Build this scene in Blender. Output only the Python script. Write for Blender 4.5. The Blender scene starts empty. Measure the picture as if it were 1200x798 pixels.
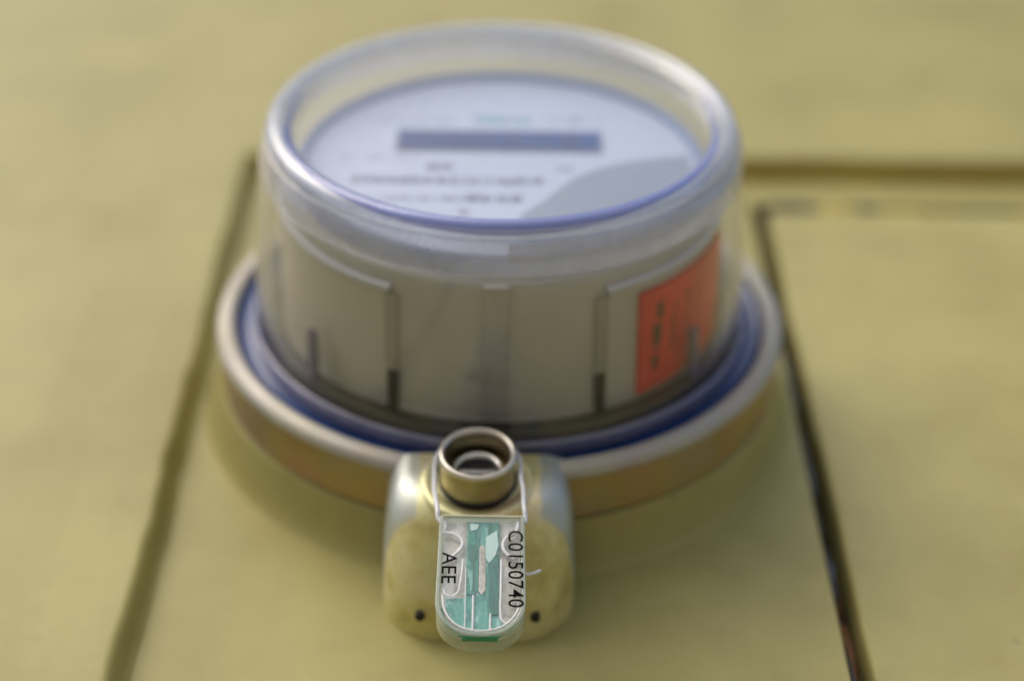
import bpy, bmesh, math, random
from mathutils import Vector, Matrix
random.seed(4)
R = math.radians
scene = bpy.context.scene
COL = scene.collection

# ------------------------------------------------------------------ camera
# the wall is the XZ plane, "outward" is -Y; the camera stands below the meter and looks up at it
cam_d = bpy.data.cameras.new('camera')
cam = bpy.data.objects.new('camera', cam_d); COL.objects.link(cam)
cam.location = (0.00207, -0.35356, -0.52187)
dirv = Vector((0.0032534, 0.53657021, 0.84384941))
rgt = Vector((0.99992282, -0.01186343, 0.00368835))
upv = Vector((-0.01199001, -0.84377228, 0.5365674))
m3 = Matrix((rgt, upv, -dirv)).transposed()
cam.rotation_euler = m3.to_euler()
cam_d.sensor_width = 36.0
cam_d.lens = 2253.3 / 1200 * 36.0
cam_d.clip_start = 0.01; cam_d.clip_end = 200
cam_d.dof.use_dof = True
cam_d.dof.focus_distance = 0.489
cam_d.dof.aperture_fstop = 3.7
scene.camera = cam

# ------------------------------------------------------------------ light
SUN_EL, SUN_AZ = 40.0, 34.0      # bright overcast, from the front left
world = bpy.data.worlds.new('World'); scene.world = world
world.use_nodes = True
wn = world.node_tree
bg = wn.nodes['Background']
sky = wn.nodes.new('ShaderNodeTexSky'); sky.sky_type = 'NISHITA'
sky.sun_disc = False
sky.sun_elevation = R(SUN_EL)
sky.dust_density = 4.0; sky.air_density = 1.0; sky.ozone_density = 1.5
wn.links.new(sky.outputs[0], bg.inputs[0])
bg.inputs[1].default_value = 0.15
sun_d = bpy.data.lights.new('sun', 'SUN'); sun_d.energy = 0.5; sun_d.angle = R(45)
sun_d.color = (1.0, 0.97, 0.93)
sun = bpy.data.objects.new('sun', sun_d); COL.objects.link(sun)
# direction towards the sun
sd = Vector((-math.sin(R(SUN_AZ)) * math.cos(R(SUN_EL)), -math.cos(R(SUN_AZ)) * math.cos(R(SUN_EL)), math.sin(R(SUN_EL))))
sun.rotation_euler = sd.to_track_quat('Z', 'Y').to_euler()
sky.sun_rotation = math.atan2(sd.x, sd.y)
scene.view_settings.view_transform = 'Standard'
scene.view_settings.look = 'None'
scene.view_settings.gamma = 1.0
scene.view_settings.exposure = 0.20
scene.cycles.max_bounces = 14
scene.cycles.transparent_max_bounces = 24
scene.cycles.transmission_bounces = 10
scene.cycles.caustics_reflective = False
scene.cycles.caustics_refractive = False
scene.cycles.blur_glossy = 0.5

# ------------------------------------------------------------------ materials
def nt(name):
    m = bpy.data.materials.new(name); m.use_nodes = True
    return m, m.node_tree.nodes, m.node_tree.links, m.node_tree.nodes['Principled BSDF']

def noise(N, L, scale, detail=4, rough=0.6, w=0.0, coord='Object', stretch=None):
    tc = N.new('ShaderNodeTexCoord')
    n = N.new('ShaderNodeTexNoise'); n.inputs['Scale'].default_value = scale
    n.inputs['Detail'].default_value = detail; n.inputs['Roughness'].default_value = rough
    mp = N.new('ShaderNodeMapping'); mp.inputs['Location'].default_value = (w, w * 1.7, w * .3)
    if stretch: mp.inputs['Scale'].default_value = stretch
    L.new(tc.outputs[coord], mp.inputs[0]); L.new(mp.outputs[0], n.inputs['Vector'])
    return n

def ramp(N, L, src, stops):
    r = N.new('ShaderNodeValToRGB')
    e = r.color_ramp.elements
    while len(e) < len(stops): e.new(0.5)
    for k, (p, c) in enumerate(stops):
        e[k].position = p; e[k].color = (*c, 1) if len(c) == 3 else c
    L.new(src, r.inputs[0]); return r

def mixc(N, L, fac, a, b, mode='MIX'):
    x = N.new('ShaderNodeMix'); x.data_type = 'RGBA'; x.blend_type = mode
    for s, v in ((x.inputs[0], fac), (x.inputs[6], a), (x.inputs[7], b)):
        if hasattr(v, 'is_output'): L.new(v, s)
        else: s.default_value = v if not isinstance(v, tuple) else (*v, 1)
    return x.outputs[2]

def bump(N, L, P, src, strength, dist):
    b = N.new('ShaderNodeBump'); b.inputs['Strength'].default_value = strength
    b.inputs['Distance'].default_value = dist
    L.new(src, b.inputs['Height']); L.new(b.outputs[0], P.inputs['Normal'])
    return b

def paint(name, col, spots=0.5):
    m, N, L, P = nt(name)
    big = noise(N, L, 15, 6, .62)
    c = ramp(N, L, big.outputs[0], [(.30, (col[0] * .84, col[1] * .82, col[2] * .74)), (.50, col), (.70, tuple(min(1, v * 1.13) for v in col))])
    # darker ochre wear and rubbed dirt with a shape of its own
    sp = noise(N, L, 55, 6, .7, 3.1)
    k = ramp(N, L, sp.outputs[0], [(.60, (0, 0, 0)), (.74, (1, 1, 1))])
    mul = N.new('ShaderNodeMath'); mul.operation = 'MULTIPLY'; mul.inputs[1].default_value = .42 * spots
    L.new(k.outputs[0], mul.inputs[0])
    c2 = mixc(N, L, mul.outputs[0], c.outputs[0], (col[0] * .62, col[1] * .56, col[2] * .42))
    lt = noise(N, L, 130, 3, .6, 7.7)
    k2 = ramp(N, L, lt.outputs[0], [(.66, (0, 0, 0)), (.74, (1, 1, 1))])
    mul2 = N.new('ShaderNodeMath'); mul2.operation = 'MULTIPLY'; mul2.inputs[1].default_value = .22
    L.new(k2.outputs[0], mul2.inputs[0])
    c3 = mixc(N, L, mul2.outputs[0], c2, (min(1, col[0] * 1.4), min(1, col[1] * 1.4), min(1, col[2] * 1.7)))
    st = noise(N, L, 26, 4, .6, 12.0, stretch=(1, 1, .12))
    k3 = ramp(N, L, st.outputs[0], [(.50, (0, 0, 0)), (.72, (1, 1, 1))])
    mul3 = N.new('ShaderNodeMath'); mul3.operation = 'MULTIPLY'; mul3.inputs[1].default_value = .30
    L.new(k3.outputs[0], mul3.inputs[0])
    c3 = mixc(N, L, mul3.outputs[0], c3, (col[0] * .80, col[1] * .76, col[2] * .62))
    ch = noise(N, L, 85, 2, .5, 21.0)
    k4 = ramp(N, L, ch.outputs[0], [(.745, (0, 0, 0)), (.80, (.5, .5, .5))])
    c3 = mixc(N, L, k4.outputs[0], c3, (.20, .17, .10))
    L.new(c3, P.inputs['Base Color'])
    P.inputs['Roughness'].default_value = .52
    P.inputs['Specular IOR Level'].default_value = .4
    f = noise(N, L, 260, 4, .65)
    bump(N, L, P, f.outputs[0], .22, .0004)
    return m

def metal(name, col, rough=.32, irid=0.0, wear=None, metallic=1.0):
    m, N, L, P = nt(name)
    n = noise(N, L, 45, 5, .65)
    c = ramp(N, L, n.outputs[0], [(.3, tuple(v * .8 for v in col)), (.7, tuple(min(1, v * 1.12) for v in col))]).outputs[0]
    if irid:
        n2 = noise(N, L, 38, 2, .5, 5.0)
        tint = ramp(N, L, n2.outputs[0], [(.35, (.85, .62, .55)), (.45, (.78, .74, .36)), (.55, (.66, .78, .62)), (.62, (.72, .70, .80)), (.72, (.85, .72, .40))])
        c = mixc(N, L, irid, c, tint.outputs[0])
    L.new(c, P.inputs['Base Color'])
    P.inputs['Metallic'].default_value = metallic
    rr = ramp(N, L, n.outputs[0], [(.3, (rough * .8,) * 3), (.7, (rough * 1.3,) * 3)])
    L.new(rr.outputs[0], P.inputs['Roughness'])
    f = noise(N, L, 400, 3, .6)
    bump(N, L, P, f.outputs[0], .25, .0002)
    return m

def plastic(name, col, rough=.4, var=.1, spec=.5):
    m, N, L, P = nt(name)
    n = noise(N, L, 30, 4, .6)
    c = ramp(N, L, n.outputs[0], [(.3, tuple(v * (1 - var) for v in col)), (.7, tuple(min(1, v * (1 + var)) for v in col))])
    L.new(c.outputs[0], P.inputs['Base Color'])
    P.inputs['Roughness'].default_value = rough
    P.inputs['Specular IOR Level'].default_value = spec
    return m

def clear(name, tint=(.97, .98, 1.0), haze=.04, hazecol=(.85, .88, .95), rough=.03, f0=.045, gcol=(1, 1, 1), depth=False):
    """clear moulded plastic: see-through, mirror-like towards grazing angles, a little haze"""
    m = bpy.data.materials.new(name); m.use_nodes = True
    N, L = m.node_tree.nodes, m.node_tree.links
    N.remove(N['Principled BSDF'])
    out = N['Material Output']
    tr = N.new('ShaderNodeBsdfTransparent'); tr.inputs[0].default_value = (*tint, 1)
    gl = N.new('ShaderNodeBsdfGlossy'); gl.inputs['Roughness'].default_value = rough
    gl.inputs[0].default_value = (*gcol, 1)
    df = N.new('ShaderNodeBsdfDiffuse'); df.inputs[0].default_value = (*hazecol, 1)
    tl = N.new('ShaderNodeBsdfTranslucent'); tl.inputs[0].default_value = (*hazecol, 1)
    add = N.new('ShaderNodeMixShader'); add.inputs[0].default_value = .5
    L.new(df.outputs[0], add.inputs[1]); L.new(tl.outputs[0], add.inputs[2])
    mx = N.new('ShaderNodeMixShader')
    nz = noise(N, L, 22, 5, .7)
    hz = ramp(N, L, nz.outputs[0], [(.3, (haze * .5,) * 3), (.75, (min(1, haze * 1.5),) * 3)])
    L.new(hz.outputs[0], mx.inputs[0])
    L.new(tr.outputs[0], mx.inputs[1]); L.new(add.outputs[0], mx.inputs[2])
    lw = N.new('ShaderNodeLayerWeight'); lw.inputs[0].default_value = .5
    pw = N.new('ShaderNodeMath'); pw.operation = 'POWER'; pw.inputs[1].default_value = 5
    L.new(lw.outputs['Facing'], pw.inputs[0])
    ma = N.new('ShaderNodeMath'); ma.operation = 'MULTIPLY_ADD'; ma.inputs[1].default_value = 1 - f0; ma.inputs[2].default_value = f0
    L.new(pw.outputs[0], ma.inputs[0])
    bn = noise(N, L, 90, 5, .6, 2.0)
    bp = N.new('ShaderNodeBump'); bp.inputs['Strength'].default_value = .25; bp.inputs['Distance'].default_value = .0006
    L.new(bn.outputs[0], bp.inputs['Height']); L.new(bp.outputs[0], gl.inputs['Normal'])
    rn = ramp(N, L, bn.outputs[0], [(.35, (rough * .7,) * 3), (.7, (rough * 2.6,) * 3)]); L.new(rn.outputs[0], gl.inputs['Roughness'])
    if depth:      # thicker path through tinted plastic at slanting angles
        inv_ = N.new('ShaderNodeMath'); inv_.operation = 'SUBTRACT'; inv_.inputs[0].default_value = 1.12
        L.new(lw.outputs['Facing'], inv_.inputs[1])
        dv = N.new('ShaderNodeMath'); dv.operation = 'DIVIDE'; dv.inputs[0].default_value = 1
        L.new(inv_.outputs[0], dv.inputs[1])
        cb = N.new('ShaderNodeCombineColor')
        for k in range(3):
            p_ = N.new('ShaderNodeMath'); p_.operation = 'POWER'; p_.inputs[0].default_value = tint[k]
            L.new(dv.outputs[0], p_.inputs[1]); L.new(p_.outputs[0], cb.inputs[k])
        L.new(cb.outputs[0], tr.inputs[0])
    m2 = N.new('ShaderNodeMixShader')
    L.new(ma.outputs[0], m2.inputs[0]); L.new(mx.outputs[0], m2.inputs[1]); L.new(gl.outputs[0], m2.inputs[2])
    L.new(m2.outputs[0], out.inputs[0])
    return m

PAINT = (.378, .346, .126)
M = {}
M['paint'] = paint('olive_yellow_paint', PAINT)
M['paint_door'] = paint('olive_yellow_door_paint', tuple(v * 1.0 for v in PAINT))
M['ochre_and_shade'] = paint('ochre_paint_and_shade', (.42, .315, .060), .9)
M['dark_gap'] = plastic('dark_cavity_steel_and_shade', (.02, .017, .012), .8)
M['ring'] = metal('zinc_ring_shaded_ochre', (.36, .235, .065), .50, .20, metallic=.6)
M['lip'] = metal('zinc_ring_lip', (.44, .42, .375), .60, .10, metallic=.45)
M['housing'] = metal('yellow_chromate_steel', (.78, .71, .36), .44, .30, metallic=.8)
M['tab'] = metal('bare_zinc_tab', (.42, .44, .40), .58, .35)
M['barrel'] = metal('lock_barrel_steel', (.38, .32, .19), .34, .1)
M['barrel_rim'] = metal('worn_steel_rim', (.66, .62, .53), .30)
M['barrel_core'] = metal('polished_steel_core', (.75, .74, .72), .22)
M['navy'] = plastic('navy_glossy_channel', (.010, .045, .18), .22, .2, .7)
M['black'] = plastic('black_base_and_shade', (.012, .012, .014), .35)
M['grey_body'] = plastic('grey_beige_plastic', (.52, .485, .41), .45, .07)
M['sky_tinted_face'] = plastic('sky_tinted_dial_plate', (.62, .69, .83), .5, .02)  # white plate, with the blue of the reflected sky tinted in
M['bezel'] = plastic('blue_grey_bezel', (.22, .29, .48), .4, .04)
M['ledge'] = plastic('pale_ledge_plastic', (.56, .56, .57), .4, .04)
M['face_grey'] = plastic('slate_grey_print', (.30, .36, .43), .5, .03)
M['lcd'] = plastic('dark_blue_display', (.004, .060, .24), .5, .3, .15)
M['ink_grey'] = plastic('grey_ink', (.26, .29, .42), .6)
M['ink_dark'] = plastic('dark_ink', (.17, .19, .27), .6)
M['ink_teal'] = plastic('teal_ink', (.18, .50, .55), .6)
M['orange'] = plastic('orange_red_label', (.74, .040, .035), .45, .15)
M['label_ink'] = plastic('brown_label_ink', (.10, .035, .02), .5)
M['violet'] = plastic('violet_tint_plastic', (.12, .10, .22), .3)
M['cover'] = clear('clear_cover_plastic', (.97, .975, .985), .015, f0=.036)
M['window'] = clear('front_window_plastic', (.96, .972, .99), .030, f0=.045)
M['rim'] = clear('cover_rim_plastic', (.92, .94, .97), .46, (.86, .90, .98), .06, .12)
M['shoulder'] = clear('cover_shoulder_plastic', (.94, .94, .95), .34, (.86, .87, .91), .08, .07)
M['bluering'] = clear('glossy_step_plastic', (.97, .975, .985), .01, (.60, .66, .85), .05, .06)
M['sky_arc'] = clear('blue_sky_reflection_tint', (.70, .74, .95), .42, (.34, .41, .80), .08, .10)
M['foot_shine'] = clear('foot_shine_tint', (.50, .54, .80), .55, (.50, .52, .80), .10, .12)
M['seal_clear'] = clear('seal_clear_plastic', (.985, .99, .985), .015, (.88, .90, .86), .05, .04)
M['seal_milky'] = plastic('seal_milky_plastic', (.86, .82, .72), .22, .07)
M['seal_edge'] = clear('seal_edge_plastic', (.88, .92, .88), .42, (.80, .86, .78), .08, .07)
M['white_line'] = plastic('white_edge_and_glint', (.95, .95, .96), .12, .01)
M['teal'] = plastic('teal_insert', (.025, .34, .23), .18, .25)
M['teal_light'] = plastic('pale_teal_insert', (.10, .50, .40), .2, .2)
M['teal_pale'] = plastic('frosted_teal', (.52, .76, .71), .3, .2)
M['teal_dark'] = plastic('deep_teal', (.002, .15, .09), .2, .3)
M['green'] = plastic('deep_green_insert', (.01, .26, .11), .25, .2)
M['wire'] = plastic('white_coated_wire', (.74, .76, .80), .25, .05)
M['wire_in'] = plastic('white_inner_wire', (.90, .91, .94), .2, .05)
M['print'] = plastic('black_print', (.004, .004, .004), .8, 0, .1)
M['ground'] = plastic('pale_concrete', (.33, .31, .27), .85, .15)

def housing_plating():
    """plated hood: overpainted yellow low down, silver sky reflection painted on both shoulders"""
    m = metal('plated_and_overpainted_steel', (.78, .71, .36), .44, .30, metallic=.85)
    N, L = m.node_tree.nodes, m.node_tree.links; P = N['Principled BSDF']
    base = P.inputs['Base Color'].links[0].from_socket
    tc = N.new('ShaderNodeTexCoord'); sp = N.new('ShaderNodeSeparateXYZ'); L.new(tc.outputs['Object'], sp.inputs[0])
    nz = noise(N, L, 120, 4, .65, 9.0)
    def math_(op, a, b=0., clamp=False):
        x = N.new('ShaderNodeMath'); x.operation = op; x.use_clamp = clamp
        for k, v in ((0, a), (1, b)):
            if hasattr(v, 'is_output'): L.new(v, x.inputs[k])
            else: x.inputs[k].default_value = v
        return x.outputs[0]
    wob = math_('MULTIPLY', math_('SUBTRACT', nz.outputs[0], .5), .004)
    z = math_('ADD', sp.outputs[2], wob)
    ax_ = math_('ADD', math_('ABSOLUTE', math_('ADD', sp.outputs[0], .0047)), wob)
    def above(v, t, soft): return math_('DIVIDE', math_('SUBTRACT', v, t), soft, True)
    shoulder = math_('MULTIPLY', above(ax_, .0165, .0012), above(z, -.1058, .0007))
    lower = math_('SUBTRACT', 1., above(z, -.1068, .0030), True)
    c1 = mixc(N, L, math_('MULTIPLY', shoulder, .85), base, (.46, .50, .49))  # sky reflected by the bevels, painted in as silver
    pn = noise(N, L, 75, 5, .65, 4.0)
    pc = ramp(N, L, pn.outputs[0], [(.32, (.42, .35, .10)), (.48, (.62, .56, .21)), (.62, (.74, .70, .38)), (.72, (.52, .43, .13))])
    c2 = mixc(N, L, math_('MULTIPLY', lower, .85), c1, pc.outputs[0])
    L.new(c2, P.inputs['Base Color'])
    L.new(math_('SUBTRACT', .85, math_('MULTIPLY', lower, .60)), P.inputs['Metallic'])
    return m
def streaky(name, dark, mid, light, rough, sc=(1, .16, 1), scale=620):
    m, N, L, P = nt(name)
    n = noise(N, L, scale, 5, .68, 3.3, stretch=sc)
    c = ramp(N, L, n.outputs[0], [(.41, dark), (.46, mid), (.54, mid), (.61, light)])
    L.new(c.outputs[0], P.inputs['Base Color'])
    rr = ramp(N, L, n.outputs[0], [(.3, (rough * .6,) * 3), (.7, (rough * 1.8,) * 3)]); L.new(rr.outputs[0], P.inputs['Roughness'])
    bump(N, L, P, n.outputs[0], .5, .0003)
    P.inputs['Coat Weight'].default_value = .15; P.inputs['Specular IOR Level'].default_value = .35; P.inputs['Coat Roughness'].default_value = .08
    return m
M['teal'] = streaky('teal_insert_ribs', (.003, .15, .09), (.012, .27, .18), (.22, .55, .47), .2)
M['teal_light'] = streaky('pale_teal_insert_floor', (.03, .28, .21), (.085, .42, .34), (.33, .66, .60), .2, (1, .35, 1), 380)
M['seal_milky'] = streaky('milky_seal_panel', (.42, .39, .31), (.62, .59, .51), (.86, .85, .82), .25, (1, .5, 1), 300)
# rust for the gap behind the cabinet panels
def rust():
    m, N, L, P = nt('rusty_steel')
    n = noise(N, L, 40, 6, .7, 1.3)
    c = ramp(N, L, n.outputs[0], [(.38, (.045, .04, .03)), (.50, (.13, .075, .035)), (.60, (.28, .12, .045)), (.7, (.05, .035, .025))])
    L.new(c.outputs[0], P.inputs['Base Color']); P.inputs['Roughness'].default_value = .85
    bump(N, L, P, n.outputs[0], .6, .001)
    return m
M['rust'] = rust()

# ------------------------------------------------------------------ mesh helpers
def W(x, w, z): return (x, -w, z)       # (across, outward, up) -> world

def link(name, me, mat=None, parent=None, loc=None):
    o = bpy.data.objects.new(name, me); COL.objects.link(o)
    if mat is not None and me is not None: me.materials.append(mat)
    if parent is not None: o.parent = parent
    if loc is not None: o.location = loc
    return o

def finish(name, bm, mat, parent=None, smooth=True, bevel=None, segs=2, sub=0, angle=40):
    bmesh.ops.recalc_face_normals(bm, faces=bm.faces[:])
    me = bpy.data.meshes.new(name); bm.to_mesh(me); bm.free()
    if smooth:
        for p in me.polygons: p.use_smooth = True
        me.set_sharp_from_angle(angle=R(angle))
    o = link(name, me, mat, parent)
    if bevel:
        b = o.modifiers.new('bevel', 'BEVEL'); b.width = bevel; b.segments = segs
        b.limit_method = 'ANGLE'; b.angle_limit = R(35)
        for p in me.polygons: p.use_smooth = True
    if sub:
        s = o.modifiers.new('sub', 'SUBSURF'); s.levels = sub; s.render_levels = sub
    return o

def empty(name, label=None, cat=None, loc=(0, 0, 0), group=None):
    e = bpy.data.objects.new(name, None); COL.objects.link(e); e.location = loc
    e.empty_display_size = .01
    if label: e['label'] = label
    if cat: e['category'] = cat
    if group: e['group'] = group
    return e

def box_bm(bm, x0, x1, w0, w1, z0, z1):
    vs = [bm.verts.new(W(x, w, z)) for x in (x0, x1) for w in (w0, w1) for z in (z0, z1)]
    for f in ((0, 1, 3, 2), (4, 6, 7, 5), (0, 4, 5, 1), (2, 3, 7, 6), (0, 2, 6, 4), (1, 5, 7, 3)):
        bm.faces.new([vs[i] for i in f])

def smooth_profile(pts, closed=False, rounds=2):
    """round the corners of a profile by corner cutting (keeps end points)"""
    for _ in range(rounds):
        out = []
        n = len(pts)
        for i in range(n if closed else n - 1):
            a, b = pts[i], pts[(i + 1) % n]
            q = (a[0] * .8 + b[0] * .2, a[1] * .8 + b[1] * .2)
            r = (a[0] * .2 + b[0] * .8, a[1] * .2 + b[1] * .8)
            if not closed and i == 0: q = a
            if not closed and i == n - 2: r = b
            out += [q, r]
        pts = out
    return pts

def lathe_bm(bm, prof, n=160, closed=True, a0=0., a1=360., cx=0, cz=0):
    """revolve (radius, outward) points about the outward axis"""
    full = abs(a1 - a0 - 360) < 1e-6
    rings = []
    cnt = n if full else n + 1
    for i in range(cnt):
        t = R(a0 + (a1 - a0) * i / n)
        rings.append([bm.verts.new(W(cx + r * math.cos(t), w, cz + r * math.sin(t))) for r, w in prof])
    m = len(prof)
    for i in range(n if full else n):
        A, B = rings[i], rings[(i + 1) % cnt]
        for j in range(m if closed else m - 1):
            k = (j + 1) % m
            bm.faces.new((A[j], A[k], B[k], B[j]))
    if not full and closed:
        bm.faces.new(rings[0]); bm.faces.new(rings[-1][::-1])

def lathe(name, prof, mat, parent=None, n=160, closed=True, a0=0., a1=360., cx=0, cz=0, angle=35):
    bm = bmesh.new(); lathe_bm(bm, prof, n, closed, a0, a1, cx, cz)
    bmesh.ops.remove_doubles(bm, verts=bm.verts[:], dist=1e-7)
    return finish(name, bm, mat, parent, angle=angle)

def tube_curve(name, pts, rad, mat, parent=None, cyclic=False, smooth=True):
    cu = bpy.data.curves.new(name, 'CURVE'); cu.dimensions = '3D'
    cu.bevel_depth = rad; cu.bevel_resolution = 4; cu.resolution_u = 8
    cu.use_fill_caps = True
    if smooth:
        s = cu.splines.new('BEZIER'); s.bezier_points.add(len(pts) - 1)
        for b, p in zip(s.bezier_points, pts):
            b.co = p; b.handle_left_type = b.handle_right_type = 'AUTO'
    else:
        s = cu.splines.new('POLY'); s.points.add(len(pts) - 1)
        for b, p in zip(s.points, pts): b.co = (*p, 1)
    s.use_cyclic_u = cyclic
    tmp = bpy.data.objects.new('tmp', cu)
    COL.objects.link(tmp)
    dg = bpy.context.evaluated_depsgraph_get()
    me = bpy.data.meshes.new_from_object(tmp.evaluated_get(dg))
    bpy.data.objects.remove(tmp); bpy.data.curves.remove(cu)
    me.name = name
    me.materials.clear()
    for p in me.polygons: p.use_smooth = True
    return link(name, me, mat, parent)

# ------------------------------------------------------------------ ground (far below, outside the frame)
bm = bmesh.new()
g = 60
vs = [bm.verts.new((x, y, -1.45)) for x, y in ((-g, -g), (g, -g), (g, g), (-g, g))]
bm.faces.new(vs)
ground = finish('ground', bm, M['ground'], smooth=False); ground['kind'] = 'structure'

# ------------------------------------------------------------------ painted cabinet
cab = empty('meter_cabinet', 'olive yellow painted metal cabinet with recessed middle panel and a narrow dark door gap', 'cabinet')
XL, XR = -0.0980, 0.0962           # middle panel
ZT = 0.1545                        # top of the recess
# frame: left panel and upper panel in one L-shaped sheet, standing proud with a rolled inner edge
fr = .0085
bm = bmesh.new()
# path of the inner edge: from below-left up, corner, then right
edge_prof = [(-.0052, fr), (-.0042, fr), (-.0032, fr - .0003), (-.0022, fr - .0013), (-.0014, fr - .0035), (-.0006, .0022), (.0002, .0006), (.0014, .0002), (.0026, -.0012), (.0026, -.012)]
def frame_pt(s, off, w):
    # s: 0 bottom-left, 1 corner, 2 right end ; off positive = into the recess
    pass
zb = -.46; xr_ = .50
rows = []
NA, NB = 60, 60
def edge_wob(t): return .0004 * math.sin(t * 61) + .0003 * math.sin(t * 147 + 1.2) + .00025 * math.sin(t * 320 + .4)
path = []
for i in range(NA): path.append((XL, zb + (ZT - .004 - zb) * i / (NA - 1), 1, 0))
for k in range(1, 6):
    a = R(90 * k / 6); path.append((XL + .004 - .004 * math.cos(a), ZT - .004 + .004 * math.sin(a), math.cos(a), -math.sin(a)))
for i in range(NB): path.append((XL + .004 + (xr_ - XL - .004) * i / (NB - 1), ZT, 0, -1))
for (x, z, nx, nz) in path:
    wv = edge_wob(x + z)
    rows.append([bm.verts.new(W(x + nx * (o + wv), w, z + nz * (o + wv))) for o, w in edge_prof])
for a, b in zip(rows, rows[1:]):
    for j in range(len(edge_prof) - 1): bm.faces.new((a[j], a[j + 1], b[j + 1], b[j]))
# big flat fields
outer = [bm.verts.new(W(-.60, fr, zb)), bm.verts.new(W(-.60, fr, ZT + .01)), bm.verts.new(W(-.60, fr, .9)), bm.verts.new(W(XL, fr, .9)), bm.verts.new(W(xr_, fr, .9))]
nl = NA + 2
bm.faces.new([outer[0]] + [r[0] for r in rows[:nl]] + [outer[3], outer[2], outer[1]])
bm.faces.new([r[0] for r in rows[nl - 1:]] + [outer[4], outer[3]])
frame = finish('frame', bm, M['paint'], cab, angle=60)
# the rolled return of the frame is old paint with ochre interreflection and shade put into its colour
frame.data.materials.append(M['ochre_and_shade'])
for k, p in enumerate(frame.data.polygons):
    j_ = k % (len(edge_prof) - 1); on_top = k // (len(edge_prof) - 1) > NA
    if len(p.vertices) == 4 and j_ >= (3 if on_top else 9): p.material_index = 1

# middle panel with the strip above the door
bm = bmesh.new()
box_bm(bm, XL - .004, XR, -.0020, 0, -.46, .1334)
box_bm(bm, XL - .004, xr_, -.0020, 0.0, .1334, ZT + .004)
bmesh.ops.remove_doubles(bm, verts=bm.verts[:], dist=1e-6)
finish('middle_panel', bm, M['paint'], cab, bevel=.0006, segs=3)
# door on the right, its left edge rolled over
bm = bmesh.new()
dx = .1019
prof = [(dx, -.014), (dx, -.004), (dx + .0001, -.0010), (dx + .0003, .0000), (dx + .0008, .0006), (dx + .002, .0009), (xr_, .0009)]
NZ = 50
rows = []
for i in range(NZ):
    z = -.46 + (.1268 + .46) * i / (NZ - 1)
    rows.append([bm.verts.new(W(x + (edge_wob(z * 1.3) * .5 if k < 5 else 0), w, z)) for k, (x, w) in enumerate(prof)])
top = [bm.verts.new(W(v.co.x, -v.co.y - .0008, v.co.z + .0010)) for v in rows[-1]]
top2 = [bm.verts.new(W(v.co.x, -.014, v.co.z + .0011)) for v in rows[-1]]
rows += [top, top2]
for a, b in zip(rows, rows[1:]):
    for j in range(len(prof) - 1): bm.faces.new((a[j], a[j + 1], b[j + 1], b[j]))
door = finish('door_panel', bm, M['paint_door'], cab, angle=60)
# paint that bridges the crack above the door, with holes left open
def filler(x0, x1, w):
    bm = bmesh.new(); n = max(3, int((x1 - x0) / .003))
    A = []
    for i in range(n + 1):
        x = x0 + (x1 - x0) * i / n
        e = .0008 if 0 < i < n else -.0006
        A.append([bm.verts.new(W(x, w - .002, .1265)), bm.verts.new(W(x, w - .0006 + .0003 * math.sin(x * 900), .1282)),
                  bm.verts.new(W(x, w - .0009 + .0003 * math.sin(x * 1300), .1318)), bm.verts.new(W(x, w - .003, .1345))])
    for a, b in zip(A, A[1:]):
        for j in range(3): bm.faces.new((a[j], a[j + 1], b[j + 1], b[j]))
    return finish('paint_bridge', bm, M['ochre_and_shade'], cab)
filler(.1225, .1375, .0004); filler(.1455, .163, .0000); filler(.1665, .1900, -.0006); filler(.1920, .49, -.0002)
def crack_shade(x0, x1, z0, z1, w):  # dark strips stand in for the shade of the open crack
    bm = bmesh.new(); n = 14; A = []
    for i in range(n + 1):
        x = x0 + (x1 - x0) * i / n; k = math.sin(math.pi * i / n) ** .5
        zm = (z0 + z1) / 2 + .0004 * math.sin(x * 1500); h = (z1 - z0) / 2 * (k * (1 + .25 * math.sin(x * 2300)) + .05)
        A.append([bm.verts.new(W(x, w - .001, zm - h - .0002)), bm.verts.new(W(x, w, zm - h)), bm.verts.new(W(x, w + .0002, zm + h)), bm.verts.new(W(x, w - .001, zm + h + .0002))])
    for a, b in zip(A, A[1:]):
        for j in range(3): bm.faces.new((a[j], a[j + 1], b[j + 1], b[j]))
    return finish('crack_shade_strip', bm, M['dark_gap'], cab)
crack_shade(.099, .1220, .1262, .1334, .0010); crack_shade(.1370, .1435, .1264, .1336, .0010); crack_shade(.176, .200, .1285, .1318, -.0002)
# a paint run with a nick, near the top of the door
bm = bmesh.new()
bmesh.ops.create_uvsphere(bm, u_segments=16, v_segments=10, radius=.0035)
for v in bm.verts: v.co = Vector((v.co.x * 1.3, v.co.y * .25, v.co.z * 1.4))
bmesh.ops.translate(bm, verts=bm.verts[:], vec=W(.1275, .0006, .1300))
finish('paint_run', bm, M['ochre_and_shade'], cab)
# back plate seen through the gap: rusty steel
bm = bmesh.new(); box_bm(bm, -.12, .52, -.030, -.026, -.46, .40)
finish('back_plate', bm, M['rust'], cab, smooth=False)
# worn bare edge of the middle panel along the gap
bm = bmesh.new()
for (z0, z1) in ((-.46, -.118), (-.100, .060)):
    n = 24
    A = []
    for i in range(n + 1):
        z = z0 + (z1 - z0) * i / n
        e = edge_wob(z * 2)
        A.append([bm.verts.new(W(XR + q, w, z)) for q, w in ((.0003, .0001), (.0010 + e, -.0002), (.0014 + e, -.0010), (.0014 + e, -.006), (.0002, -.006))])
    for a, b in zip(A, A[1:]):
        for j in range(4): bm.faces.new((a[j], a[j + 1], b[j + 1], b[j]))
o = finish('bare_steel_edge', bm, metal('grey_bare_steel', (.16, .165, .16), .55), cab)
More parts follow.
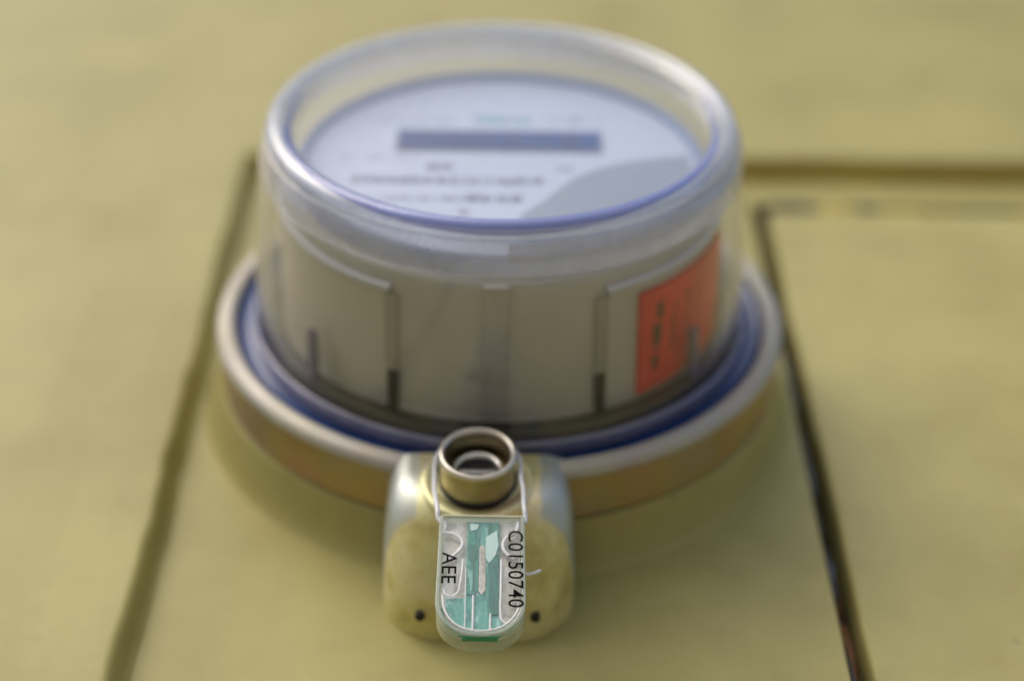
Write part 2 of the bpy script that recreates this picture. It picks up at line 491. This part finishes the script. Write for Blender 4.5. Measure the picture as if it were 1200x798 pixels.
# flaking rust standing in the lower part of the gap
bm = bmesh.new(); A = []
for i in range(41):
    z = -.46 + .37 * i / 40
    e = .0009 * math.sin(z * 210) + .0006 * math.sin(z * 530)
    A.append([bm.verts.new(W(XR + .0012, w, z)) for w in (-.007,)] + [bm.verts.new(W(XR + .0030 + e, -.0055, z)), bm.verts.new(W(XR + .0042 + e, -.0075, z))])
for a, b in zip(A, A[1:]):
    for j in range(2): bm.faces.new((a[j], a[j + 1], b[j + 1], b[j]))
finish('rust_flake', bm, M['rust'], cab)
# raised painted collar that the ring sits on
colp = smooth_profile([(.0955, -.0003), (.0942, .0008), (.0926, .0035), (.0910, .0085), (.0894, .0148), (.0889, .0158), (.086, .0163)], rounds=2)
lathe('socket_collar', colp, M['paint'], cab, n=160, closed=False, angle=60)

# ------------------------------------------------------------------ clamp ring
ring = empty('clamp_ring', 'zinc plated steel clamp ring round the foot of the meter, with lock housing', 'clamp ring')
body = smooth_profile([(.0868, .0128), (.0893, .0128), (.0893, .0150), (.0886, .0165), (.0886, .0285), (.0882, .0322), (.0874, .0338),
                       (.0862, .0343), (.0850, .0341), (.0840, .0330), (.0838, .0300), (.0862, .0300), (.0868, .0290)], closed=True, rounds=2)
# bare lip and side, its ochre reflection and shade put into the colour, are one pressed ring; the lip is a part with its own look
lathe('ring_band', smooth_profile([(.0866, .0164), (.0888, .0164), (.0890, .0180), (.0888, .0230), (.0886, .0300), (.0884, .0316), (.0866, .0316)], closed=True, rounds=2), M['ring'], ring, n=180)
lathe('ring_lip', smooth_profile([(.0832, .0290), (.0832, .0332), (.0839, .0343), (.0852, .0349), (.0872, .0346), (.0888, .0337), (.0896, .0320), (.0894, .0306), (.0866, .0300)], closed=True, rounds=2), M['lip'], ring, n=180)
lathe('ring_channel', smooth_profile([(.0830, .0330), (.0824, .0318), (.0805, .0312), (.0775, .0316), (.0770, .0200), (.0830, .0200)], closed=True, rounds=1), M['navy'], ring, n=180)  # channel inside the ring, dark navy all round

# lock housing: a pressed steel hood below the ring, lofted from rounded outlines
HC = -.0047
def outline(hw, ztop, zbot, rc, n=9):
    pts = [(HC + hw, ztop)]
    cz_, cx_ = zbot + rc, hw - rc
    for i in range(n + 1):
        a = R(0 - 90 * i / n); pts.append((HC + cx_ + rc * math.cos(a), cz_ + rc * math.sin(a)))
    for i in range(n + 1):
        a = R(-90 - 90 * i / n); pts.append((HC - cx_ + rc * math.cos(a), cz_ + rc * math.sin(a)))
    pts.append((HC - hw, ztop))
    return pts
levels = [(-.001, .0270, -.1203, .0180), (.005, .0270, -.1202, .0180), (.011, .0268, -.1194, .0180), (.017, .0266, -.1174, .0175),
          (.0220, .0263, -.1146, .0165), (.0268, .0258, -.1109, .0150), (.0305, .0249, -.1070, .0130), (.0332, .0236, -.1036, .0110),
          (.0348, .0217, -.1003, .0095), (.0356, .0190, -.0975, .0080)]
bm = bmesh.new()
L_ = []
for (w, hw, zb_, rc) in levels:
    zt = -.0800 if w < .034 else (-.0815 if w < .036 else -.0835)
    L_.append([bm.verts.new(W(x, w, z)) for x, z in outline(hw, zt, zb_, rc)])
for a, b in zip(L_, L_[1:]):
    n = len(a)
    for j in range(n): bm.faces.new((a[j], a[(j + 1) % n], b[(j + 1) % n], b[j]))
bm.faces.new(L_[-1])
hous = finish('lock_housing', bm, housing_plating(), ring, angle=55)
# pressed bosses and holes
BX, BZ, BW = -.0052, -.0953, .0460
tilt = R(6.0)
ax = Vector(W(0, math.cos(tilt), -math.sin(tilt)))
bq = Vector(W(0, 1, 0)).rotation_difference(ax)
def place_on_axis(o, w_off=0):
    pass
def lathe_on(name, prof, mat, parent, n=96, closed=True, origin=None, quat=None, angle=35):
    """lathe about the lock axis; prof is (radius, distance along the axis)"""
    bm = bmesh.new(); lathe_bm(bm, prof, n, closed)
    bmesh.ops.remove_doubles(bm, verts=bm.verts[:], dist=1e-7)
    for v in bm.verts:
        v.co = (quat or bq) @ v.co + Vector(origin if origin is not None else W(BX, BW, BZ))
    return finish(name, bm, mat, parent, angle=angle)
lathe_on('housing_boss', smooth_profile([(.0110, -.0150), (.0168, -.0150), (.0160, -.0106), (.0150, -.0098), (.0130, -.0100), (.0112, -.0108)], closed=True, rounds=2), M['housing'], hous)
for sx in (-1, 1):
    # screw holes in the lower slope
    hx = HC + sx * .0158
    bm = bmesh.new()
    # slope normal there
    nrm = Vector(W(0, .12, -.99)).normalized(); q = Vector(W(0, 1, 0)).rotation_difference(nrm)
    lathe_bm(bm, [(.0001, .0002), (.0012, .0002), (.0013, .0000), (.0013, -.003), (.0001, -.003)], 24)
    bmesh.ops.remove_doubles(bm, verts=bm.verts[:], dist=1e-7)
    o_ = Vector(W(hx, .0082, -.1198))
    for v in bm.verts: v.co = q @ v.co + o_
    finish('screw_hole', bm, M['dark_gap'], hous)

# ------------------------------------------------------------------ meter
met = empty('electricity_meter', 'round electricity meter under a clear cover with white dial and dark blue display', 'meter')
# black base seen through the foot of the cover
lathe('base_disc', [(.0001, .0270), (.0758, .0270), (.0754, .0355), (.0742, .0385), (.0700, .0385), (.0690, .0360), (.0001, .0352)], M['black'], met, n=160)
# inner housing
lathe('housing', smooth_profile([(.0001, .0300), (.0672, .0300), (.0680, .0352), (.0668, .0600), (.0662, .0772), (.0656, .0815), (.0620, .0822), (.0614, .0838), (.0605, .0842), (.0001, .0842)], rounds=1), M['grey_body'], met, n=180)
lathe('foot_flange', smooth_profile([(.0666, .0350), (.0686, .0352), (.0686, .0376), (.0680, .0386), (.0664, .0388)], closed=True, rounds=1), M['grey_body'], met, n=180)
# white collar round the dial
lathe('dial_bezel', smooth_profile([(.0588, .0800), (.0588, .0866), (.0596, .0880), (.0608, .0882), (.0618, .0870), (.0620, .0850), (.0620, .0800)], closed=True, rounds=2), M['bezel'], met, n=180)
face = lathe('dial_plate', [(.0001, .0843), (.0592, .0843), (.0592, .0858), (.0001, .0858)], M['sky_tinted_face'], met, n=160)
# ledges on the flanks of the housing, left and right of the flat middle section
for (a0, a1) in ((-90 + 27, -90 + 92), (-90 - 92, -90 - 27)):
    lathe('housing_ledge', smooth_profile([(.0640, .0755), (.0680, .0755), (.0683, .0766), (.0678, .0776), (.0640, .0780)], closed=True, rounds=1), M['ledge'], met, n=60, a0=a0, a1=a1)
    lathe('side_panel', [(.0660, .0395), (.0683, .0395), (.0673, .0750), (.0655, .0750)], M['grey_body'], met, n=60, a0=a0, a1=a1, angle=30)
def on_cyl(r, adeg, w): return W(r * math.cos(R(adeg)), w, r * math.sin(R(adeg)))
def cyl_patch(name, r0, r1, a0, a1, w0, w1, mat, parent, n=10, taper=0.):
    """block hugging the round housing; angle measured from straight down"""
    bm = bmesh.new(); rows = []
    for i in range(n + 1):
        a = -90 + a0 + (a1 - a0) * i / n
        rows.append([bm.verts.new(on_cyl(r, a, w)) for r, w in ((r0, w0), (r1 + taper, w0), (r1, w1), (r0, w1))])
    for A, B in zip(rows, rows[1:]):
        for j in range(4): bm.faces.new((A[j], A[(j + 1) % 4], B[(j + 1) % 4], B[j]))
    bm.faces.new(rows[0]); bm.faces.new(rows[-1][::-1])
    return finish(name, bm, mat, parent, angle=30)
for a in (-26.3, 25.4):
    cyl_patch('vent_slot', .066, .0688, a - 1.4, a + 1.4, .0372, .0500, M['black'], met, n=3)
for a0_, a1_ in ((-28.6, -25.0), (24.0, 27.6)):
    cyl_patch('groove_shade_strip', .064, .0674, a0_, a1_, .0500, .0750, plastic('shaded_groove_plastic', (.36, .33, .265), .5), met, n=4, taper=.0006)  # darker strips colour in the shade of shallow grooves
cyl_patch('centre_rib', .064, .0676, -3.8, 2.4, .0392, .0815, plastic('darker_rib_plastic', (.44, .40, .35), .4), met, n=6, taper=.0008)  # rib slightly darker than the housing
lab = cyl_patch('warning_label', .0660, .06905, 36, 74, .0390, .0728, M['orange'], met, n=24)
# upright lines of unreadable print on the label
for (a, w0, w1, wd) in ((41.3, .0455, .0505, 2.2), (41.8, .0515, .0535, 1.2), (41.6, .0540, .0610, 3.0), (42.2, .0625, .0680, 2.2), (46.8, .050, .062, .6), (48.3, .048, .066, .5), (53, .052, .060, 1.0), (53, .0615, .067, 1.0), (57, .050, .066, .5)):
    cyl_patch('label_print', .0688, .06912, a - wd / 2, a + wd / 2, w0, w1, M['label_ink'], lab, n=3)
# moulded violet-tinted ribs of the cover
for a in (-49.0, 52.5):
    cyl_patch('cover_rib', .0712, .0730, a - 1.0, a + 1.0, .0375, .0545, M['violet'], met, n=3, taper=.0010)

# clear cover: wall, rounded shoulder, rim and front window
t_ = .0018
wall_o = [(.0776, .0350), (.0766, .0385), (.0760, .0430), (.0755, .0600), (.0742, .0780), (.0732, .0880)]
wall_i = [(r - t_, w) for r, w in reversed(wall_o)]
cover = lathe('cover_wall', wall_o + wall_i, M['cover'], met, n=200)
sh_o = [(.0732, .0881), (.0730, .0905), (.0724, .0935), (.0716, .0958), (.0706, .0978)]
sh_i = [(.0682, .0970), (.0692, .0950), (.0702, .0925), (.0710, .0900), (.0713, .0881)]
lathe('cover_shoulder', smooth_profile(sh_o + sh_i, closed=True, rounds=1), M['shoulder'], met, n=200)
lathe('cover_rim', smooth_profile([(.0706, .0979), (.0704, .1004), (.0692, .1018), (.0674, .1024), (.0658, .1020), (.0649, .1010), (.0646, .0990), (.0660, .0974), (.0684, .0971)], closed=True, rounds=2), M['rim'], met, n=200)
lathe('rim_step', smooth_profile([(.0650, .1013), (.0646, .1012), (.0626, .1004), (.0618, .0999), (.0618, .0980), (.0622, .0962), (.0645, .0962)], closed=True, rounds=1), M['bluering'], met, n=200)
# moulded step on the right half of the cover's shoulder
lathe('shoulder_step', smooth_profile([(.0722, .0928), (.0729, .0930), (.0727, .0950), (.0716, .0972), (.0706, .0976), (.0704, .0968)], closed=True, rounds=1), M['shoulder'], met, n=80, a0=-88, a1=38)
# blue sky reflection on the near half of the rim, shaped as a tinted band
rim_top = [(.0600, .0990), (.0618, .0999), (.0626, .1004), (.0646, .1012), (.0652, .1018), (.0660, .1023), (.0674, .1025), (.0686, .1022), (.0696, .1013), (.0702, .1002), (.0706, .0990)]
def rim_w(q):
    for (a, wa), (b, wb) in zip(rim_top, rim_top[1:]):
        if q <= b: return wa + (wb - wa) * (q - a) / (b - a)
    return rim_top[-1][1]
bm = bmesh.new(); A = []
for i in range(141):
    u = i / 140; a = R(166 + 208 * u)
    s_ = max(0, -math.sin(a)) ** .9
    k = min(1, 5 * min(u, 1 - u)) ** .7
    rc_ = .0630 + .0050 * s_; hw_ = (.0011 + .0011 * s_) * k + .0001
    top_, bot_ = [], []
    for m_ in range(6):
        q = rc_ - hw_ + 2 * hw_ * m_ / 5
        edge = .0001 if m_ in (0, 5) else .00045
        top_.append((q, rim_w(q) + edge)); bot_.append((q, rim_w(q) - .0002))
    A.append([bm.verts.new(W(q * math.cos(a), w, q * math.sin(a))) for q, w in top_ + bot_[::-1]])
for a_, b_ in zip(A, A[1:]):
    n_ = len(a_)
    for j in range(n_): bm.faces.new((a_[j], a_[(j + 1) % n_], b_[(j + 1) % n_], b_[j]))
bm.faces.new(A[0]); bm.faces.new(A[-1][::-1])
finish('rim_sky_reflection', bm, M['sky_arc'], met, angle=60)
lathe('front_window', [(.0001, .0966), (.0620, .0966), (.0620, .0982), (.0001, .0982)], M['window'], met, n=160)
# lavender shine at the cover's foot, shaped as a tinted bead on the blue channel
lathe('foot_shine_bead', smooth_profile([(.0768, .0320), (.0768, .0360), (.0773, .0368), (.0779, .0365), (.0783, .0352), (.0784, .0320)], closed=True, rounds=2), M['foot_shine'], met, n=200)

# display
fw = .0858
bm = bmesh.new(); box_bm(bm, -.0326, .0312, fw, fw + .0006, .0068, .0202)
lcdf = finish('display_frame', bm, M['ink_grey'], met, smooth=False)
bm = bmesh.new(); box_bm(bm, -.0316, .0302, fw + .0007, fw + .0011, .0080, .0190)
finish('display_glass', bm, M['lcd'], lcdf, smooth=False)
bm = bmesh.new()
for k in range(6):
    x0 = -.024 + k * .0085
    box_bm(bm, x0, x0 + .0008, fw + .0011, fw + .0013, .0098, .0172)
    box_bm(bm, x0 + .0038, x0 + .0046, fw + .0011, fw + .0013, .0098, .0172)
    box_bm(bm, x0 + .0012, x0 + .0034, fw + .0011, fw + .0013, .0164, .0172)
    if k % 2: box_bm(bm, x0 + .0012, x0 + .0034, fw + .0011, fw + .0013, .0098, .0106)
finish('display_segments', bm, plastic('faint_display_segment', (.002, .012, .05), .5), lcdf, smooth=False)
# slate grey printed field, lower right of the dial
bm = bmesh.new()
arc = [(.0060, -.0340), (.0100, -.0285), (.0134, -.0240), (.0168, -.0180), (.0205, -.0125), (.0250, -.0075), (.0300, -.0035), (.0350, -.0008), (.0410, .0016), (.0480, .0036), (.0560, .0048)]
rim = []
for i in range(25):
    a = R(4.8 - (4.8 + 74) * i / 24); rim.append((.0575 * math.cos(a), .0575 * math.sin(a)))
tail = [(.010, -.0566), (.0070, -.0480), (.0058, -.0400)]
poly = arc + rim + [(.0120, -.0562), (.0060, -.0480), (.0050, -.0400)]
low = [bm.verts.new(W(x, fw, z)) for x, z in poly]; hi = [bm.verts.new(W(x, fw + .0003, z)) for x, z in poly]
bm.faces.new(hi)
for i in range(len(poly)): bm.faces.new((low[i], low[(i + 1) % len(poly)], hi[(i + 1) % len(poly)], hi[i]))
bmesh.ops.triangulate(bm, faces=[f for f in bm.faces if len(f.verts) > 4])
finish('grey_print_field', bm, M['face_grey'], met, smooth=False)
# unreadable blurred print as short strokes
def strokes(name, x0, x1, z0, z1, mat, dens=.6, step=.0011, wv=.55):
    bm = bmesh.new(); x = x0
    while x < x1:
        if random.random() < dens:
            a = z0 + (z1 - z0) * random.uniform(0, .25); b = z1 - (z1 - z0) * random.uniform(0, .3)
            box_bm(bm, x, x + step * random.uniform(.35, wv + .3), fw + .00005, fw + .0003, a, b)
        x += step
    o = finish(name, bm, mat, met, smooth=False); return o
strokes('printed_line', -.0386, -.0157, .0264, .0296, M['ink_grey'], .75, .0011, .35)
strokes('teal_emblem', -.0089, .0090, .0262, .0310, M['ink_teal'], .97, .0014, .8)
strokes('printed_line', .0140, .0335, .0272, .0312, M['ink_grey'], .75, .0011, .4)
strokes('printed_line', -.0240, -.0155, -.0064, -.0014, M['ink_dark'], .85, .0012, .5)
strokes('barcode', -.0445, .0128, -.0152, -.0098, M['ink_dark'], .92, .0009, .45)
strokes('printed_line', -.0405, -.0140, -.0256, -.0222, M['ink_grey'], .75, .0011, .4)
strokes('printed_line', -.0120, .0062, -.0262, -.0210, M['ink_dark'], .97, .0011, .6)
strokes('printed_line', .0160, .0215, -.0056, -.0028, M['ink_grey'], .8, .0010, .4)
strokes('printed_line', -.0118, -.0088, -.0335, -.0300, M['ink_dark'], .9, .0010, .5)
strokes('printed_line', -.0500, -.0260, .0012, .0030, M['ink_grey'], .45, .0012, .25)

# ------------------------------------------------------------------ barrel lock
lock = empty('barrel_lock', 'small round steel barrel lock with a deep open bore, standing on the lock housing', 'lock')
outer_p = smooth_profile([(.0103, -.0100), (.0101, -.0014), (.0106, -.0011), (.0107, -.0003), (.0103, .0000), (.0097, .0001), (.0091, -.0003), (.0090, -.0100)], closed=True, rounds=2)
lathe_on('barrel', [(.0090, -.0010), (.0090, -.0095), (.0001, -.0095), (.0001, -.0140), (.0104, -.0140), (.0102, -.0014)][::1] , M['barrel'], lock)
lathe_on('barrel_rim', smooth_profile([(.0101, -.0018), (.0106, -.0013), (.01075, -.0004), (.0103, .0002), (.0097, .0003), (.0090, -.0002), (.0088, -.0012), (.0092, -.0018)], closed=True, rounds=2), M['barrel_rim'], lock)
lathe_on('base_shadow_ring', [(.0102, -.0108), (.0109, -.0107), (.0110, -.0099), (.0106, -.0096), (.0101, -.0098)], M['black'], lock)  # shade line at the barrel's foot, shaped as a black ring
bpy.data.objects['base_shadow_ring'].name = 'foot_shade_ring'
core = lathe_on('core', smooth_profile([(.0052, -.0092), (.0074, -.0092), (.0074, -.0062), (.0068, -.0056), (.0058, -.0056), (.0052, -.0064)], closed=True, rounds=1), M['barrel_core'], lock)
lathe_on('key_recess', [(.0001, -.0090), (.0051, -.0090), (.0051, -.0085), (.0001, -.0082)], M['black'], core)
# bright cross edge inside the recess
q = Vector(W(0, 1, 0)).rotation_difference(ax)
bm = bmesh.new(); box_bm(bm, -.0050, .0050, -.0084, -.0064, -.0012, .0002)
for v in bm.verts: v.co = bq @ v.co + Vector(W(BX, BW, BZ))
finish('cross_bar', bm, M['barrel_core'], core, bevel=.0003)

# ------------------------------------------------------------------ security seal
seal = empty('security_seal', 'clear plastic security seal with teal insert and black lettering hanging on a wire', 'seal')
SX, SY, SZ = Vector((1, 0, 0)), Vector((0, -.27472, .96152)), Vector((0, -.96152, -.27472))
seal.matrix_world = Matrix.Translation(Vector(W(-.00350, .0460, -.1230))) @ Matrix((SX, SY, SZ)).transposed().to_4x4()
mm = .001
def S(x, t, h=0.): return Vector((x * mm, -t * mm, h * mm))      # across, down the seal, proud of its face
def outline_seal(hw, top, bot, k=0.):
    pts = [(-hw + .8, top), (hw - .8, top), (hw - .2, top + .25), (hw, top + .9)]
    s0 = 26.0
    hb = bot - s0
    n = 22
    pts.append((hw + .15, 14))
    for i in range(n + 1):
        a = math.pi / 2 * (i / n)
        # slightly squared-off round end
        c, s = math.cos(a) ** .84, math.sin(a) ** .84
        pts.append(((hw + .35) * c, s0 + hb * s))
    left = [(-x, t) for x, t in pts[2:][::-1]]
    return pts[0:1] + pts[1:] + left[1:]
def dedup(pts):
    out = []
    for p in pts:
        if not out or abs(p[0] - out[-1][0]) + abs(p[1] - out[-1][1]) > .02: out.append(p)
    if abs(out[0][0] - out[-1][0]) + abs(out[0][1] - out[-1][1]) < .02: out.pop()
    return out
def slab(name, pts, h0, h1, mat, parent, bevel=None, inset=0.):
    bm = bmesh.new()
    pts = dedup(pts)
    A = [bm.verts.new(S(x, t, h0)) for x, t in pts]; B = [bm.verts.new(S(x, t, h1)) for x, t in pts]
    bm.faces.new(A[::-1]); bm.faces.new(B)
    n = len(pts)
    for i in range(n): bm.faces.new((A[i], A[(i + 1) % n], B[(i + 1) % n], B[i]))
    o = finish(name, bm, mat, parent, bevel=bevel, segs=3)
    return o
def frame_slab(name, outer, inner, h0, h1, mat, parent, bevel=None):
    bm = bmesh.new(); n = len(outer)
    V = [[bm.verts.new(S(x, t, h)) for x, t in P] for P, h in ((outer, h0), (outer, h1), (inner, h1), (inner, h0))]
    for k in range(4):
        A, B = V[k], V[(k + 1) % 4]
        for i in range(n): bm.faces.new((A[i], A[(i + 1) % n], B[(i + 1) % n], B[i]))
    return finish(name, bm, mat, parent, bevel=bevel, segs=3)
out0 = dedup(outline_seal(11.1, 0, 36.8))
def scaled(pts, hw_in, top_in, bot_in):
    r = []
    for x, t in pts:
        nx = x * (11.3 - hw_in) / 11.3
        nt_ = top_in + (t) * ((36.8 - top_in - bot_in) / 36.8)
        r.append((nx, nt_))
    return r
back = slab('back_shell', scaled(out0, .0, .0, .0), -8.2, -3.4, M['seal_edge'], seal, bevel=.0004)
slab('milky_panel', scaled(out0, 1.3, .9, 1.4), -3.4, -2.4, M['seal_milky'], seal)
frame_slab('side_wall', scaled(out0, .0, .0, .0), scaled(out0, 1.1, .8, 1.2), -3.4, .0, M['seal_edge'], seal, bevel=.00025)
slab('front_window', scaled(out0, 1.2, .9, 1.3), -.75, -.15, M['seal_clear'], seal)
# teal insert
ins = slab('teal_insert', [(-3.8, 1.1), (4.5, 1.1), (4.7, 12), (4.8, 24), (4.9, 31.4), (6.0, 32.8), (3.2, 34.3), (0, 34.8), (-3.2, 34.5), (-5.6, 33.2), (-7.6, 30.6), (-8.7, 27.6), (-8.9, 25.3), (-7.0, 24.9), (-4.6, 25.0), (-3.9, 24)], -2.4, -1.7, M['teal_light'], seal)
slab('insert_rib', [(-3.6, 1.6), (-.6, 1.6), (-.6, 22.5), (-1.4, 24), (-3.5, 24)], -1.7, -1.2, M['teal'], ins, bevel=.00015)
slab('insert_rib', [(1.5, 1.6), (4.3, 1.6), (4.5, 30), (2.0, 30), (1.4, 24)], -1.7, -1.2, M['teal'], ins, bevel=.00015)
slab('dark_patch', [(-3.5, 9.0), (-1.2, 8.4), (-1.0, 12.8), (-2.0, 14), (-3.4, 13.2)], -1.2, -1.05, M['teal_dark'], ins)
slab('dark_streak', [(2.0, 15), (3.3, 14.2), (3.2, 27), (2.6, 30), (2.2, 27)], -1.2, -1.05, M['teal_dark'], ins)
slab('dark_streak', [(-2.2, 14), (-1.6, 14), (-1.5, 23), (-2.1, 23)], -1.2, -1.05, M['teal_dark'], ins)
slab('frosted_patch', [(1.0, 6.5), (3.9, 4.2), (4.3, 9.0), (3.6, 12.0), (2.0, 14.5), (1.1, 13)], -1.15, -.95, M['teal_pale'], ins)
slab('frosted_patch', [(-3.2, 2.2), (-.8, 2.4), (-1.3, 4.0), (-2.9, 4.4)], -1.15, -.95, M['teal_pale'], ins)
# scuffs and dust on the front of the seal
bm = bmesh.new()
for q in range(46):
    x = random.uniform(-9, 9.5); t = random.uniform(2, 33); l = random.uniform(.3, 1.6); a = random.uniform(-.6, .6) + (0 if random.random() < .4 else 1.57); wd = random.uniform(.02, .05)
    c_, s_ = math.cos(a), math.sin(a)
    vs_ = [bm.verts.new(S(x + u * c_ - v * s_, t + u * s_ + v * c_, -.12)) for u, v in ((0, -wd), (l, -wd * .3), (l, wd * .3), (0, wd))]
    bm.faces.new(vs_)
o = finish('scuff_mark', bm, M['white_line'], seal, smooth=False); o['kind'] = 'stuff'
slab('clear_slot', [(-.7, 9.5), (.1, 8.5), (1.1, 9.5), (1.2, 22.6), (.2, 24.0), (-.7, 22.8)], -1.7, -1.35, M['seal_milky'], ins, bevel=.0001)
# bright moulded edges
def line(name, pts, r, mat, parent, h=-1.0, smooth=True):
    return tube_curve(name, [S(x, t, h if len(q) == 0 else q[0]) for x, t, *q in pts], r * mm, mat, parent, smooth=smooth)
line('moulded_edge', [(-4.7, 13.5), (-4.9, 17), (-5.3, 21), (-6.0, 23.9), (-7.4, 24.9), (-8.9, 24.3), (-9.5, 22.6)], .30, M['white_line'], seal)
line('moulded_edge', [(5.1, 13.5), (5.1, 23), (5.1, 30), (5.6, 32.1), (7.3, 32.7), (8.9, 31.6), (9.5, 29.3), (9.5, 26.5)], .30, M['white_line'], seal)
line('moulded_edge', [(-9.6, 25.0), (-9.2, 28.5), (-7.8, 31.7), (-5.4, 34.1), (-2.5, 35.2), (0, 35.45), (2.6, 35.2), (5.6, 34.1), (8.0, 31.8), (9.8, 28.5)], .26, M['white_line'], seal, h=-.3)
line('moulded_edge', [(-3.9, 16), (-3.85, 34.3)], .16, M['white_line'], seal)
line('glint', [(-1.9, 24.2), (-1.85, 29), (-1.9, 34.4)], .30, M['white_line'], ins, h=-1.4)  # highlight down the insert, painted as a white line
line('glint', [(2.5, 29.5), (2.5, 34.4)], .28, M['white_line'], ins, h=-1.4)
line('moulded_edge', [(-10.4, .35), (10.4, .55)], .32, plastic('cream_moulded_edge', (.72, .70, .50), .25), seal, h=-.1)
# green bar low in the round end, seen through the clear edge
slab('green_bar', [(-4.4, 36.55), (4.5, 36.55), (4.5, 37.15), (-4.4, 37.15)], -2.7, -.9, M['green'], seal, bevel=.00015)
line('green_edge', [(-9.9, 28.0), (-8.6, 32.0), (-6.4, 34.9), (-4.2, 36.5)], .30, M['green'], seal, h=-1.8)
line('green_edge', [(9.9, 29.0), (8.6, 32.4), (6.6, 34.9), (4.2, 36.5)], .25, M['green'], seal, h=-1.8)
# wire kinks caught inside the seal
line('wire_end', [(-9.9, 1.0), (-9.6, 3.2), (-9.8, 4.9), (-8.0, 5.2), (-5.9, 6.4), (-5.0, 8.0), (-5.4, 10.0), (-7.2, 12.2), (-8.6, 14.0)], .50, M['wire_in'], seal, h=-1.2)
line('wire_end', [(9.3, 1.2), (9.2, 3.2), (8.4, 5.0), (6.6, 6.2), (5.6, 8.0), (5.7, 10.2), (7.0, 12.0), (8.4, 13.2)], .50, M['wire_in'], seal, h=-1.2)
line('wire_tail', [(10.4, 16.4, -2.6), (11.6, 15.4, -4.4), (13.2, 14.0, -6.2), (15.2, 12.0, -7.8)], .45, M['wire'], seal)
# wire loop round the lock barrel
inv = seal.matrix_world.inverted()
def to_seal(p): return inv @ Vector(p)
def lockp(r, adeg, d):        # point round the lock axis
    return bq @ Vector(W(r * math.cos(R(adeg)), d, r * math.sin(R(adeg)))) + Vector(W(BX, BW, BZ))
pts = [S(-10.6, 1.6, -1.6), S(-11.5, .3, -1.4), S(-11.75, -2.0, -1.1)]
pts.append(to_seal(W(-.0166, .0438, -.1088))); pts.append(to_seal(W(-.0168, .0425, -.1020)))
for a in (180, 160, 135, 110, 90, 70, 45, 20, 0):
    pts.append(to_seal(lockp(.0116, a, -.0042)))
pts.append(to_seal(W(.0067, .0425, -.1020))); pts.append(to_seal(W(.0072, .0438, -.1085)))
pts += [S(11.0, -2.6, -1.1), S(11.25, -.2, -1.4), S(11.1, 1.4, -1.6)]
tube_curve('wire_loop', pts, .00066, M['wire'], seal)

# lettering
def lettering(name, s, length, capheight, parent, mat, x0, t0, h, shear=0.):
    cu = bpy.data.curves.new(name, 'FONT'); cu.body = s; cu.size = 1.0; cu.extrude = .01; cu.space_character = 1.05
    cu.offset = 0.003
    tmp = bpy.data.objects.new('tmp', cu); COL.objects.link(tmp)
    dg = bpy.context.evaluated_depsgraph_get()
    me = bpy.data.meshes.new_from_object(tmp.evaluated_get(dg))
    bpy.data.objects.remove(tmp); bpy.data.curves.remove(cu)
    xs = [v.co.x for v in me.vertices]; ys = [v.co.y for v in me.vertices]
    sx = length / (max(xs) - min(xs)); sy = capheight / (max(ys) - min(ys))
    mx, my = min(xs), min(ys)
    for v in me.vertices:
        u = (v.co.x - mx) * sx; q = (v.co.y - my) * sy
        # reading downwards, letter tops to the right
        v.co = S(x0 + q + shear * u, t0 + u, h + v.co.z * 1.5)
    me.name = name; me.materials.clear()
    return link(name, me, mat, parent)
lettering('lettering', 'AEE', 9.6, 3.75, seal, M['print'], -10.0, 12.0, .04, -.01)
lettering('serial_number', 'C0150740', 23.6, 3.9, seal, M['print'], 6.75, 5.0, .04, .012)
